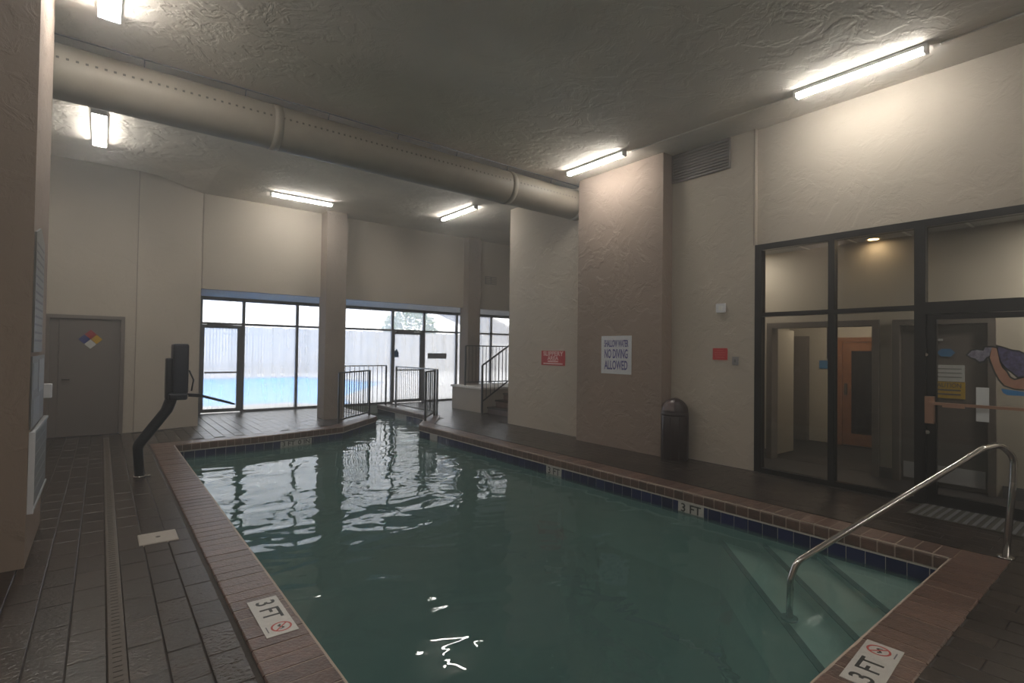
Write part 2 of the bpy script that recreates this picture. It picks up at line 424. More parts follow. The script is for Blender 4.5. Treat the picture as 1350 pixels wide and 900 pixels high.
# waterline tiles
TL = .152
tme = MB().bbox(-TL/2+.003, TL/2-.003, -.074, .074, -.004, .006, .003).mesh('tile', TILE)
def edge_run(i, t0=0, t1=None):
    a, b = Vector(POOL[i]), Vector(POOL[(i+1) % len(POOL)]); d = (b-a); L = d.length; d.normalize(); nrm = Vector((-d.y, d.x))
    return a, d, nrm, L
for i in (1, 2, 3, 5, 6, 7, 8):
    a, d, nrm, L = edge_run(i); k = max(1, round(L/TL)); tw = L/k
    gb = MB(); A = a+nrm*.001; Bq = a+d*L+nrm*.001
    gb.add([(A.x, A.y, -.105), (Bq.x, Bq.y, -.105), (Bq.x, Bq.y, -.29), (A.x, A.y, -.29)], [(0, 1, 2, 3)])
    gb.beam((A.x+nrm.x*.006, A.y+nrm.y*.006, -.119), (Bq.x+nrm.x*.006, Bq.y+nrm.y*.006, -.119), .014, .014)
    gb.obj('tile_grout', GROUT, pool)
    for j in range(k):
        p = a+d*(tw*(j+.5))+nrm*.002
        o = bpy.data.objects.new('tile', tme); COL.objects.link(o); o.parent = pool
        # local x along the wall, local y up, local z into the pool
        o.matrix_local = Matrix(((d.x*tw/TL, 0, nrm.x, p.x), (d.y*tw/TL, 0, nrm.y, p.y), (0, 1, 0, -.203), (0, 0, 0, 1)))
# coping bricks, long side across the edge, bullnosed over the water
CB = .128
def brick_mesh(wi):
    prof = [(-.020, -.108), (-.026, -.095), (-.027, -.020), (-.020, -.004), (-.006, .005), (COPW-.03, .005), (COPW-.022, 0), (COPW-.022, -.108)]
    # x outwards from the pool edge, y along
    m = MB(); n = len(prof); h = wi/2
    m.add([(x, -h, z) for x, z in prof]+[(x, h, z) for x, z in prof], [list(range(n)), list(range(n, 2*n))[::-1]]+[(i, n+i, n+(i+1) % n, (i+1) % n) for i in range(n)])
    return m.mesh('brick', BRICK)
bcache = {}
names = {0: 'near', 1: 'right', 9: 'left'}
tn = 2
for i in range(len(POOL)):
    if i == 4: continue
    a, d, nrm, L = edge_run(i); o_n = -nrm
    lab = {0: 'red brick coping along the near right pool end', 1: 'long red brick coping along the right side of the pool', 9: 'red brick coping along the left side of the pool',
           8: 'red brick coping at the far left pool end', 7: 'red brick coping at the middle of the far pool end', 6: 'slanted brick coping under the black railing',
           2: 'slanted brick coping at the right side of the channel mouth', 3: 'brick coping along the right bank of the channel', 5: 'brick coping along the left bank of the channel'}[i]
    rt = sroot('trim_%d' % tn, lab, 'pool coping'); tn += 1
    k = max(1, round(L/CB)); wi = L/k
    key = round(wi, 4)
    if key not in bcache: bcache[key] = brick_mesh(wi-.011)
    # grout bed
    p1 = a+o_n*-.022; p2 = a+d*L+o_n*-.022; q1 = a+o_n*(COPW-.03); q2 = a+d*L+o_n*(COPW-.03)
    MB().prism([(p1.x, p1.y), (p2.x, p2.y), (q2.x, q2.y), (q1.x, q1.y)], -.107, .0022).obj('grout_bed', GROUTB, rt)
    for j in range(k):
        p = a+d*(wi*(j+.5))
        inst('brick', bcache[key], rt, (p.x, p.y, random.uniform(-.0015, .0015)), math.atan2(o_n.y, o_n.x))
    # corner filler at the outside corner where two runs leave a gap
    a2, d2, n2, L2 = edge_run((i+1) % len(POOL)); c = Vector(POOL[(i+1) % len(POOL)])
    if (d.x*d2.y-d.y*d2.x) > .1 and i != 3:
        u = c+o_n*(COPW-.022); v = c-n2*(COPW-.022); mid = Vector(COPO[(i+1) % len(POOL)])
        MB().prism([(c.x, c.y), (u.x, u.y), (mid.x, mid.y), (v.x, v.y)], -.107, .004).obj('corner_brick', BRICK, rt)

# ------------------------------------------------------------------ walls and ceiling
def quadwall(name, P, z0, z1, m, label, th=.15, cat='wall'):
    """wall along the polyline P, thickness to the right of its direction; z1 may be a list"""
    mb = MB(); z1s = z1 if isinstance(z1, list) else [z1]*len(P)
    for i in range(len(P)-1):
        a, b = Vector(P[i]), Vector(P[i+1]); d = (b-a).normalized(); nn = Vector((d.y, -d.x))*th
        vs = [(a.x, a.y, z0), (b.x, b.y, z0), (b.x+nn.x, b.y+nn.y, z0), (a.x+nn.x, a.y+nn.y, z0),
              (a.x, a.y, z1s[i]), (b.x, b.y, z1s[i+1]), (b.x+nn.x, b.y+nn.y, z1s[i+1]), (a.x+nn.x, a.y+nn.y, z1s[i])]
        mb.add(vs, [(3, 2, 1, 0), (4, 5, 6, 7), (0, 1, 5, 4), (1, 2, 6, 5), (2, 3, 7, 6), (3, 0, 4, 7)])
    return struct(mb.obj(name, m), label, cat)
# ceiling: level, rising a little towards the left back corner
cm = MB()
xs = [-2.8, .5, 1.56, 12.6]
def zc(x): return ZC+.17*max(0, min(1, (1.56-x)/1.06))
def yc(x): return 1 if True else 0
for a, b in zip(xs[:-1], xs[1:]):
    for y0, y1 in ((-6.2, 10.2), (10.2, 12.5)):
        f = lambda x, y: ZC+(zc(x)-ZC)*max(0, min(1, (y-10.2)/1.6))
        vs = [(a, y0, f(a, y0)), (b, y0, f(b, y0)), (b, y1, f(b, y1)), (a, y1, f(a, y1))]
        cm.add(vs+[(x, y, z+.15) for x, y, z in vs], [(3, 2, 1, 0), (4, 5, 6, 7), (0, 1, 5, 4), (1, 2, 6, 5), (2, 3, 7, 6), (3, 0, 4, 7)])
struct(cm.obj('ceiling', CEIL), 'grey brown textured plaster ceiling over the pool room', 'ceiling')
# left, rear
quadwall('wall_left', [(-2.6, -6.0), (-2.6, 11.9)][::-1], 0, ZC+.2, CREAM, 'cream plaster side wall hidden beyond the left pillar')
for o in (bpy.data.objects['wall_left'],): pass
quadwall('wall_rear', [(-2.7, -6.0), (7.3, -6.0)], 0, ZC, CREAM, 'plaster wall behind the viewer')
# back wall left part with the grey door, then the slanted part
zz = ZC+.17
quadwall('wall_back_left', [(.5, 11.86), (.31, 11.86)], 0, zz+.03, CREAM_S, 'narrow strip of cream back wall right of the grey door', .15)
bw = bpy.data.objects['wall_back_left']
MB().box(-2.7, -.76, 11.86, 12.01, 0, zz+.03).obj('wall_panel', CREAM_S, bw)
MB().box(-.76, .31, 11.86, 12.01, 2.12, zz+.03).obj('wall_panel', CREAM_S, bw)
MB().box(.485, .497, 11.853, 11.862, 0, zz).obj('wall_joint', TAUPE_C, bw)
quadwall('wall_back_slanted', [(.5, 11.86), (1.56, 12.2)], 0, [zz+.03, ZC+.03], CREAM_S, 'slanted cream wall between the grey door and the window wall', -.15)
# header above the windows, soffit, the left cheek
hd = struct(MB().box(1.56, 12.5, 12.2, 12.35, 2.78, ZC+.02).obj('wall_back', CREAM_S), 'cream upper back wall above the windows', 'wall')
for x in (1.57,): MB().box(x, x+.012, 12.193, 12.202, 2.78, ZC).obj('wall_joint', TAUPE_C, hd)
struct(MB().box(1.56, 12.5, 12.35, 14.4, 2.80, 2.95).obj('trim_12', SOFFIT), 'white soffit between upper wall and window frames', 'soffit')
struct(MB().prism([(1.56, 12.2), (1.80, 14.4), (1.5, 14.4), (1.41, 12.2)], 0, 2.8).obj('wall_window_left', CREAM_S), 'short return wall at the left end of the windows', 'wall')
# right wall: plain part, recessed part over the glass front
rw = struct(MB().box(7.05, 7.35, 3.55, 9.05, 0, ZC+.02).obj('wall_right', CREAM), 'cream plaster right wall with the red signs', 'wall')
struct(MB().box(7.11, 7.35, -6.0, 3.55, 3.10, ZC+.02).obj('wall_right_upper', CREAM), 'cream plaster wall above the black framed glass front', 'wall')
struct(MB().box(7.11, 7.35, -6.0, -1.0, 0, 3.10).obj('wall_right_near', CREAM), 'plaster wall beyond the right of the glass front', 'wall')
MB().box(7.043, 7.051, 3.56, 3.572, 3.1, ZC).obj('wall_joint', TAUPE_C, rw)
# closing walls of the raised back right area
struct(MB().box(12.4, 12.55, 9.0, 14.4, 0, ZC+.02).obj('wall_stair', CREAM), 'cream wall closing the stair corner', 'wall')
struct(MB().box(7.35, 12.5, 8.9, 9.05, 0, ZC+.02).obj('wall_stair_side', CREAM), 'cream wall behind the stairs', 'wall')
# the big taupe pier on the right wall
struct(MB().box(6.80, 7.06, 4.88, 6.70, 0, ZC+.02).obj('wall_pier', TAUPE), 'wide taupe pier carrying the white no diving sign', 'pillar')
# left pillar close to the camera
struct(MB().box(-1.9, -.40, 5.08, 6.30, 0, ZC+.2).obj('wall_pillar_left', TAUPE), 'large taupe pillar at the left edge with notices on its side', 'pillar')
# window columns
struct(MB().box(3.95, 4.41, 11.8, 12.26, 0, ZC+.02).obj('wall_column', TAUPE_C), 'tall taupe column left of the black railing', 'column')
struct(MB().box(7.88, 8.28, 11.95, 12.36, .64, ZC+.02).obj('wall_column_far', TAUPE_C), 'tall taupe column standing on the low cream wall by the stairs', 'column')

# ------------------------------------------------------------------ raised landing, stairs
pl = struct(MB().box(7.65, 9.4, 10.87, 12.34, 0, .60).obj('wall_landing', CREAM_S), 'low cream wall of the raised landing under the far column', 'low wall')
MB().bbox(7.61, 9.4, 10.84, 12.36, .60, .65, .006).obj('cap', SOFFIT, pl)
struct(MB().box(8.80, 12.4, 9.05, 10.86, 0, .66).obj('floor_landing', MORTAR), 'raised landing at the top of the stairs', 'landing')
stt = thing('staircase', 'short brown staircase rising behind the right wall', 'stairs', (7.6, 10.02, 0))
for k in range(4):
    x = 7.78+.25*k
    s = MB().box(x-7.6, x+.25+.02-7.6, -.95, .80, 0, .165*(k+1)-.04).obj('riser', BRICK, stt)
    MB().bbox(x-.03-7.6, x+.25-7.6, -.95, .80, .165*(k+1)-.04, .165*(k+1), .008).obj('tread', PAVER, stt)

# ------------------------------------------------------------------ railings
def railing(name, label, a, b, h, top_m=BLACKM, spacing=.11, r=.008, za=0, zb=0, post=True, rod=BLACKM, top_over=.0, base=.08, topw=.045):
    a = Vector(a); b = Vector(b); t = thing(name, label, 'railing', (a.x, a.y, za))
    d = b-a; L = d.length; d2 = d.normalized(); zt = lambda s: h+(zb-za)*s/L; ang = math.atan2(d2.y, d2.x)
    def P(s, z): return (d2.x*s, d2.y*s, z)
    for s in ((0, L) if post else (L,)):
        g = (zb-za)*s/L
        MB().beam(P(s, g if zb != za and s else 0), P(s, h+g), .04, .04, (1, 0, 0)).obj('post', rod, t)
    MB().beam(P(-top_over, zt(0)), P(L+top_over, zt(L)), topw, .03).obj('top_rail', top_m, t)
    MB().beam(P(0, base+0), P(L, base+zb-za), .025, .03).obj('bottom_rail', rod, t)
    k = int(L/spacing)
    for j in range(1, k):
        s = L*j/k; g = (zb-za)*s/L
        MB().tube([P(s, base+g), P(s, h+g-.01)], r, 6, False).obj('baluster', rod, t)
    return t
railing('railing', 'black baluster railing on the slanted left bank beside the column', (3.98, 10.95), (5.08, 11.95), 1.08)
railing('railing', 'dark railing seen end on at the right bank of the channel', (5.72, 10.35), (6.38, 11.1), 1.10, spacing=.10)
railing('railing', 'pale topped railing along the right channel bank before the glass door', (6.45, 11.1), (6.45, 13.35), 1.12, RAILTOP, rod=ALU, r=.006)
railing('railing', 'pale topped railing across the channel against the windows', (5.0, 13.7), (6.4, 13.9), 1.13, RAILTOP, spacing=.14)
railing('stair_railing', 'black sloping railing beside the stairs', (7.6, 10.83), (8.75, 10.83), 1.22, za=0, zb=.70, base=.30, spacing=.12)
railing('landing_railing', 'black level railing on the landing behind the stairs', (7.75, 11.85), (9.35, 11.85), 1.72-.65, spacing=.11, za=.65, zb=.65)

# ------------------------------------------------------------------ back window wall
YW = 14.3; ZT = 2.79; ZM = 2.16
def bar(x0, x1, z0, z1, name, parent, d=.08, m=ALU, y=None):
    yy = YW if y is None else y
    return MB().box(x0, x1, yy-d/2, yy+d/2, z0, z1).obj(name, m, parent)
def window(idx, label, xs, doors=()):
    r = sroot('window_%d' % idx, label, 'window')
    x0, x1 = xs[0], xs[-1]
    bar(x0-.03, x1+.03, ZT-.07, ZT+.01, 'head_frame', r, .1)
    for i, x in enumerate(xs): bar(x-.03, x+.03, -.05, ZT-.07, 'mullion', r, .1)
    for i in range(len(xs)-1):
        a, b = xs[i]+.03, xs[i+1]-.03
        bar(a, b, ZM-.025, ZM+.025, 'transom', r, .08)
        bar(a, b, ZM+.025, ZT-.07, 'pane', r, .008, FOGGED)
        if i in doors: continue
        bar(a, b, -.02, .05, 'sill', r, .1)
        bar(a, b, .05, ZM-.025, 'pane', r, .008, FOGGED)
    return r
window(1, 'grey framed fogged windows left of the column', [1.84, 2.76, 4.04, 5.10], (0,))
window(2, 'grey framed fogged windows right of the column with a door', [5.10, 6.75, 7.80, 8.98, 10.35, 12.3], (1,))
def gdoor(idx, label, x0, x1):
    d = sroot('door_%d' % idx, label, 'door')
    for a, b, z0, z1 in ((x0, x0+.05, .02, ZM-.03), (x1-.10, x1, .02, ZM-.03), (x0+.05, x1-.10, .02, .10), (x0+.05, x1-.10, ZM-.11, ZM-.03)):
        bar(a, b, z0, z1, 'door_frame', d, .055)
    bar(x0+.05, x1-.10, .10, ZM-.11, 'pane', d, .008, FOGGED)
    MB().beam((x0+.06, YW-.07, .98), (x1-.06, YW-.07, .98), .03, .035).obj('push_bar', ALU, d)
    MB().box(x0+.10, x0+.62, YW-.10, YW-.035, ZM-.085, ZM-.02).obj('door_closer', ALU, d)
    return d
gdoor(1, 'glass door at the left end of the windows', 1.87, 2.73)
d2 = gdoor(2, 'glass door with a blue sticker behind the pale railing', 6.78, 7.77)
stk = MB().poly3([(6.82, YW-.006, 1.36), (6.97, YW-.006, 1.36), (6.97, YW-.006, 1.50), (6.93, YW-.006, 1.56), (6.90, YW-.006, 1.62), (6.86, YW-.006, 1.56), (6.82, YW-.006, 1.50)], (0, -1, 0), .002).obj('sticker', BLUES)
tag(stk, 'blue house shaped sticker on the far glass door', 'sticker')
tag(MB().box(7.95, 8.62, YW-.016, YW-.006, 1.32, 1.49).obj('notice', GREYP), 'grey oblong notice on the window right of the far door', 'sign')

# ------------------------------------------------------------------ outdoors
struct(tri_fill([(-30, 14.36), (45, 14.36), (45, 60), (-30, 60)], [[(-9, 16.2), (-9, 31), (9.0, 31), (11.0, 24), (6.5, 17.5), (5.8, 14.9), (5.3, 14.9), (4.4, 16.2)]], -.02, 'floor_patio', PATIO), 'pale concrete patio outside the windows', 'patio')
op = MB().prism([(-9, 16.2), (4.4, 16.2), (5.3, 14.9), (5.8, 14.9), (6.5, 17.5), (11.0, 24), (9.0, 31), (-9, 31)], -.6, -.10).obj('outdoor_pool', OPOOL)
tag(op, 'bright blue outdoor swimming pool seen through the left windows', 'pool')
fn = thing('fence', 'tall weathered board fence beyond the outdoor pool', 'fence', (0, 33, 0))
mb = MB(); x = -20
while x < 40:
    h = random.uniform(2.72, 2.8); mb.box(x, x+.14, -.012+random.uniform(-.004, .004), .012, .05, h); x += .155
mb.obj('fence_boards', FENCE, fn)['kind'] = 'stuff'
for z in (.5, 2.3): MB().box(-20, 40, .02, .06, z, z+.09).obj('rail', FENCE, fn)
def tree(label, x, y, h, r, seed):
    rnd = random.Random(seed); t = thing('tree', label, 'tree', (x, y, 0))
    MB().tube([(0, 0, 0), (.1, 0, h*.35), (0, .1, h*.7)], [.16, .12, .05], 8).obj('trunk', BARK, t)
    mb = MB()
    for i in range(1500):
        u = rnd.uniform(-1, 1); a = rnd.uniform(0, 6.28); q = r*rnd.uniform(.5, 1)**.6
        c = Vector((math.cos(a)*math.sqrt(1-u*u)*q, math.sin(a)*math.sqrt(1-u*u)*q, h*.7+u*q*.75))
        e1 = Vector((rnd.uniform(-1, 1), rnd.uniform(-1, 1), rnd.uniform(-1, 1))).normalized(); e2 = e1.orthogonal().normalized(); s = .17
        mb.add([c-e1*s, c-e2*s*.5, c+e1*s, c+e2*s*.5], [(0, 1, 2, 3)])
    o = mb.obj('foliage', LEAF, t); o['kind'] = 'stuff'
tree('leafy tree beyond the fence above the far glass door', 19.5, 38, 4.6, 2.2, 1)
# awning roof outside on the right
aw = thing('awning', 'pale sloping awning outside the right end of the windows', 'awning', (12.5, 17.5, 0))
MB().poly3([(-1.1, 0, 3.35), (3.0, 0, 1.95), (3.0, 3, 1.95), (-1.1, 3, 3.35)], (0, 0, 1), .08).obj('canopy', PATIO, aw)
for x, z in ((-.2, 3.0), (2.6, 2.1)): MB().box(x, x+.08, .2, .28, 0, z).obj('post', ALU, aw)

# ------------------------------------------------------------------ left back door
MB().box(-.80, .40, 12.012, 12.06, 0, 2.3).obj('door_backing', DARKHOLE, bw)  # added dark panel, keeps sky light from leaking round the door
d3 = sroot('door_3', 'grey service door in the left back corner with a hazard diamond', 'door')
for a in ((-.76, -.70, 11.80, 11.90, 0, 2.12), (.27, .33, 11.80, 11.90, 0, 2.12), (-.70, .27, 11.80, 11.90, 2.06, 2.12)): B(*a).obj('door_frame', DFRAME, d3)
B(-.70, -.58, 11.84, 11.90, .01, 2.06).obj('side_panel', DOORG, d3)
lf = B(-.575, .265, 11.83, 11.875, .01, 2.055).obj('door_leaf', DOORG, d3)
MB().tube([(-.52, 11.83, 1.0), (-.52, 11.78, 1.0), (-.42, 11.77, 1.0)], .012, 8).obj('door_handle', DARKHOLE, lf)
for z in (.3, 1.05, 1.85): MB().box(.262, .275, 11.81, 11.83, z, z+.10).obj('hinge', DFRAME, lf)
dm = thing('hazard_diamond', 'four colour hazard diamond sign on the grey service door', 'sign', (-.155, 11.825, 1.70))
s = .165
for (cx, cz, m, nm) in ((0, 1, mat('diamond red', (.30, .02, .03), .3), 'red_quarter'), (-1, 0, mat('diamond blue', (.03, .04, .18), .3), 'blue_quarter'), (1, 0, mat('diamond yellow', (.45, .27, .02), .3), 'yellow_quarter'), (0, -1, mat('diamond white', (.50, .50, .48), .3), 'white_quarter')):
    c = (cx*s*.52, cz*s*.52); h = s*.50
    MB().poly3([(c[0]-h, 0, c[1]), (c[0], 0, c[1]-h), (c[0]+h, 0, c[1]), (c[0], 0, c[1]+h)], (0, -1, 0), .004).obj(nm, m, dm)

# ------------------------------------------------------------------ glass front on the right (black frames)
XS = 7.10
def fbar(y0, y1, z0, z1, name, parent, d=.11, m=FRAME, x=XS): return MB().box(x-d/2, x+d/2, y0, y1, z0, z1).obj(name, m, parent)
w3 = sroot('window_3', 'black framed glass front between pool room and lobby', 'window')
ZH = 3.08
fbar(-1.0, 3.55, ZH-.06, ZH+.02, 'head_frame', w3)
for y0, y1 in ((3.46, 3.55), (2.56, 2.63), (-1.0, -.93), (-.25, -.18)): fbar(y0, y1, 0, ZH-.06, 'mullion', w3)
fbar(1.66, 1.76, 0, ZH-.06, 'mullion', w3)
fbar(.62, .72, 0, ZH-.06, 'mullion', w3)
for y0, y1 in ((2.63, 3.46), (1.76, 2.56), (-.18, .62), (-.93, -.25)):
    fbar(y0, y1, 2.11, 2.165, 'transom', w3)
    fbar(y0, y1, 2.165, ZH-.06, 'pane', w3, .008, CLEAR)
    fbar(y0, y1, .0, .06, 'sill', w3)
    fbar(y0, y1, .06, 2.11, 'pane', w3, .008, CLEAR)
fbar(.72, 1.66, 2.06, 2.19, 'door_header', w3, .13)
fbar(.72, 1.66, 2.19, ZH-.06, 'pane', w3, .008, CLEAR)
fbar(2.632, 2.64, 1.55, 1.95, 'edge_highlight_strip', w3, .115, STEEL)  # steel strip stands in for a highlight along the mullion edge
# door
d4 = sroot('door_4', 'black framed glass door with a bronze push bar at the right', 'door')
fbar(1.57, 1.655, .01, 2.055, 'door_frame', d4, .05); fbar(.725, .80, .01, 2.055, 'door_frame', d4, .05)
fbar(.80, 1.57, .01, .12, 'door_frame', d4, .05); fbar(.80, 1.57, 2.0, 2.055, 'door_frame', d4, .05)
fbar(.80, 1.57, .12, 2.0, 'pane', d4, .008, CLEAR)
MB().box(7.015, 7.075, 1.58, 1.66, .88, 1.17).obj('push_bar_bracket', COPPER, d4)
MB().beam((7.00, 1.62, 1.10), (7.00, .76, 1.10), .03, .03).obj('push_bar', COPPER, d4)
MB().beam((6.985, 1.50, 1.09), (6.985, 1.32, 1.09), .03, .045).obj('push_pad', COPPER, d4)
MB().cyl((7.05, 1.645, .78), .022, .025, 14, 'x').obj('lock', STEEL, d4)
MB().cyl((7.05, 1.655, 1.62), .018, .02, 14, 'x').obj('bolt', STEEL, d4)
tag(MB().box(7.088, 7.096, 1.15, 1.25, .94, 1.29).obj('notice', PAPER), 'narrow white upright plate on the glass door behind the push bar', 'plate')
# printed picture on the door glass
ARM = [(1.128, 1.701), (1.093, 1.692), (1.084, 1.642), (1.071, 1.557), (1.053, 1.499), (1.022, 1.458), (.998, 1.401), (.962, 1.378), (.89, 1.406), (.80, 1.43), (.80, 1.31), (.89, 1.291), (.962, 1.295), (1.035, 1.324), (1.072, 1.38), (1.103, 1.455), (1.128, 1.539), (1.144, 1.598)]
TAIL = [(1.317, 1.621), (1.284, 1.665), (1.244, 1.674), (1.192, 1.666), (1.179, 1.7), (1.128, 1.701), (1.147, 1.615), (1.173, 1.598), (1.192, 1.563), (1.224, 1.554), (1.257, 1.587), (1.284, 1.596)]
TOW = [(1.084, 1.709), (1.04, 1.693), (.985, 1.668), (.931, 1.66), (.889, 1.628), (.80, 1.60), (.80, 1.44), (.89, 1.422), (.937, 1.412), (.979, 1.46), (1.022, 1.5), (1.059, 1.558), (1.077, 1.633)]
BLU = [(1.06, 1.288), (.89, 1.267), (.80, 1.26), (.80, 1.22), (.89, 1.226), (1.01, 1.225), (1.047, 1.247)]
dec = thing('door_picture', 'printed picture of a bent bare arm with patterned cloth on glass door', 'decal', (7.094, 1.05, 1.2))
def flat(P, name, m, layer, grow=0):
    cy = sum(p[0] for p in P)/len(P); cz = sum(p[1] for p in P)/len(P); Q = P
    if grow:
        bmv = [Vector(p) for p in P]; ar = sum(bmv[i-1].x*bmv[i].y-bmv[i].x*bmv[i-1].y for i in range(len(P)))
        Q = offset_poly(P if ar > 0 else P[::-1], grow)
    MB().poly3([(-.0007*layer, y-1.05, z-1.2) for y, z in Q], (-1, 0, 0), .0006).obj(name, m, dec)
for P in (ARM, TAIL, TOW): flat(P, 'outline', OUTL, 0, .014)
flat(BLU, 'blue_band', BLUES, 0); flat(ARM, 'arm', SKIN, 1); flat(TOW, 'cloth', CLOTH, 1); flat(TAIL, 'cloth_tail', CLOTH2, 1)

# ------------------------------------------------------------------ lobby behind the glass
struct(B(7.16, 8.32, -1.2, 4.6, -.04, -.004).obj('floor_lobby', LOBBYF), 'dark lobby floor behind the glass front', 'floor')
struct(B(8.32, 11.0, 1.9, 4.8, -.04, -.002).obj('floor_sauna_hall', LOBBYF), 'dark floor of the hall before the wooden door', 'floor')
lc = struct(B(7.36, 8.3, -1.2, 4.6, 3.15, 3.25).obj('ceiling_lobby', LOBC), 'lobby ceiling of square panels', 'ceiling')
for k in range(8): MB().box(7.36, 8.2, -1.0+.61*k, -.975+.61*k, 3.143, 3.15).obj('ceiling_grid', WHITE, lc)
struct(B(8.26, 11.0, 1.9, 4.8, 2.75, 2.85).obj('ceiling_sauna_hall', LOBC), 'ceiling of the hall before the wooden door', 'ceiling')
lw = struct(B(8.12, 8.24, 3.86, 4.6, 0, 3.15).obj('wall_lobby', LOBBYW), 'pale lobby wall with doorway and grey door', 'wall')
B(8.12, 8.24, 2.25, 2.43, 0, 3.15).obj('wall_panel', LOBBYW, lw)
B(8.12, 8.24, -1.2, 1.25, 0, 3.15).obj('wall_panel', LOBBYW, lw)
B(8.12, 8.24, 1.25, 2.25, 2.06, 3.15).obj('wall_panel', LOBBYW, lw)
B(8.12, 8.24, 2.43, 3.86, 2.05, 3.15).obj('wall_panel', LOBBYW, lw)
struct(B(7.36, 8.24, 4.6, 4.7, 0, 3.2).obj('wall_lobby_end', LOBBYW), 'lobby end wall', 'wall')
struct(B(7.16, 8.24, -1.3, -1.2, 0, 3.2).obj('wall_lobby_near', LOBBYW), 'near lobby end wall', 'wall')
bb = struct(B(8.10, 8.122, 2.25, 2.42, 0, .14).obj('baseboard_lobby', BASE), 'grey baseboard of the lobby wall', 'baseboard')
B(8.10, 8.122, 3.90, 4.6, 0, .14).obj('board', BASE, bb); B(8.10, 8.122, -1.2, 1.2, 0, .14).obj('board', BASE, bb)
B(8.245, 8.30, 1.1, 2.0, 0, 2.2).obj('door_backing', DARKHOLE, lw)  # added dark panel, blocks outside light leaking under the lobby door
B(7.36, 8.30, -1.2, 4.6, 3.26, 3.3).obj('ceiling_void', LOBC, lc)
# doorway frame
dw = sroot('trim_13', 'brown grey frame of the lobby doorway', 'door frame')
for a in ((8.08, 8.28, 3.80, 3.88, 0, 2.08), (8.08, 8.28, 2.40, 2.48, 0, 2.08), (8.08, 8.28, 2.48, 3.80, 2.0, 2.08)): B(*a).obj('frame', DFRAME, dw)
d5 = sroot('door_5', 'pale door leaf standing open inside the lobby doorway', 'door')
MB().box(8.28, 9.06, 3.90, 3.945, .01, 2.0).obj('door_leaf', LOBBYW, d5)
# grey door with notices
d6 = sroot('door_6', 'dark grey lobby door with notices and a metal kick plate', 'door')
for a in ((8.07, 8.2, 2.17, 2.25, 0, 2.07), (8.07, 8.2, 1.25, 1.32, 0, 2.07), (8.07, 8.2, 1.32, 2.17, 2.0, 2.07)): B(*a).obj('door_frame', DFRAME, d6)
B(8.125, 8.17, 1.33, 2.16, .01, 1.995).obj('door_leaf', DOORG, d6)
B(8.118, 8.126, 1.35, 2.14, .06, .26).obj('kick_plate', mat('kick plate steel', (.50, .50, .52), .4), d6)
nt1 = thing('notice', 'white notice on the grey lobby door above the yellow one', 'sign', (8.118, 1.70, 1.40))
B(0, .006, -.165, .165, -.10, .10).obj('sheet', PAPER, nt1)
for k in range(3): B(-.001, 0, -.14, .14, .045-.05*k, .060-.05*k).obj('printed_line', GREYP, nt1)
nt2 = thing('notice', 'yellow caution notice on the grey lobby door', 'sign', (8.118, 1.70, 1.195))
B(0, .006, -.17, .17, -.10, .10).obj('sheet', YELLOW, nt2)
text('lettering', 'CAUTION', .08, TEXTG, nt2, (-.001, 0, .055), (0, -1, 0), (0, 0, 1), .27)
for k in range(2): B(-.001, 0, -.13, .13, -.01-.05*k, .008-.05*k).obj('printed_line', TEXTG, nt2)
tag(MB().poly3([(8.12, 1.71+.09*math.cos(a*1.047)*1, 1.65+.055*math.sin(a*1.047)) for a in range(6)], (-1, 0, 0), .004).obj('sticker', BLUES), 'blue oval sticker above the white notice on the lobby door', 'sticker')
tag(B(8.112, 8.122, 1.74, 1.86, 1.795, 1.82).obj('name_plate', PAPER), 'thin white plate near the top of the grey lobby door', 'plate')
# hall behind the doorway
hw = struct(B(10.5, 10.6, 1.9, 4.8, 0, 2.8).obj('wall_sauna_hall', LOBBYW), 'pale far wall of the hall around the wooden door', 'wall')
struct(B(8.24, 10.6, 1.9, 2.0, 0, 2.8).obj('wall_hall_side', LOBBYW), 'side wall of the hall', 'wall')
struct(B(8.24, 10.6, 4.6, 4.75, 0, 2.8).obj('wall_hall_left', LOBBYW), 'left wall of the hall', 'wall')
d7 = sroot('door_7', 'orange pine sauna door with dark glass', 'door')
for a in ((10.44, 10.5, 3.66, 3.74, 0, 1.92), (10.44, 10.5, 2.86, 2.94, 0, 1.92), (10.44, 10.5, 2.94, 3.66, 1.84, 1.92)): B(*a).obj('door_frame', WOOD, d7)
for a in ((10.45, 10.49, 3.52, 3.655, .02, 1.83), (10.45, 10.49, 2.95, 3.05, .02, 1.83), (10.45, 10.49, 3.05, 3.52, .02, .22), (10.45, 10.49, 3.05, 3.52, 1.68, 1.83)): B(*a).obj('door_stile', WOOD, d7)
B(10.465, 10.475, 3.05, 3.52, .22, 1.68).obj('pane', mat('dark sauna glass', (.01, .008, .007), .1), d7)
MB().box(10.41, 10.45, 3.58, 3.62, .9, 1.1).obj('door_handle', DARKHOLE, d7)
tag(B(10.485, 10.499, 3.92, 4.06, 1.35, 1.50).obj('notice', BLUES), 'small blue and white notice left of the pine door', 'sign')
sh = thing('shower_recess', 'tan tiled shower recess at the left of the hall', 'recess', (10.16, 4.42, 0))
for i in range(3):
    for j in range(12):
        MB().bbox(-.17+.115*i, -.06+.115*i, .05, .17, .15+.155*j, .30+.155*j, .002).obj('tile', TAND if j == 7 else TAN, sh)
MB().box(-.19, .20, .05, .17, 0, .14).obj('skirting', TAND, sh)
MB().box(.20, .30, -.20, .17, 0, 1.95).obj('jamb', DFRAME, sh)
dl = thing('recessed_light', 'small round glowing ceiling light in the lobby', 'light', (7.97, 2.43, 3.142))
MB().cyl((0, 0, -.006), .085, .008, 24).obj('trim_ring', WHITE, dl); MB().cyl((0, 0, -.010), .06, .006, 24).obj('lens', WARM, dl)
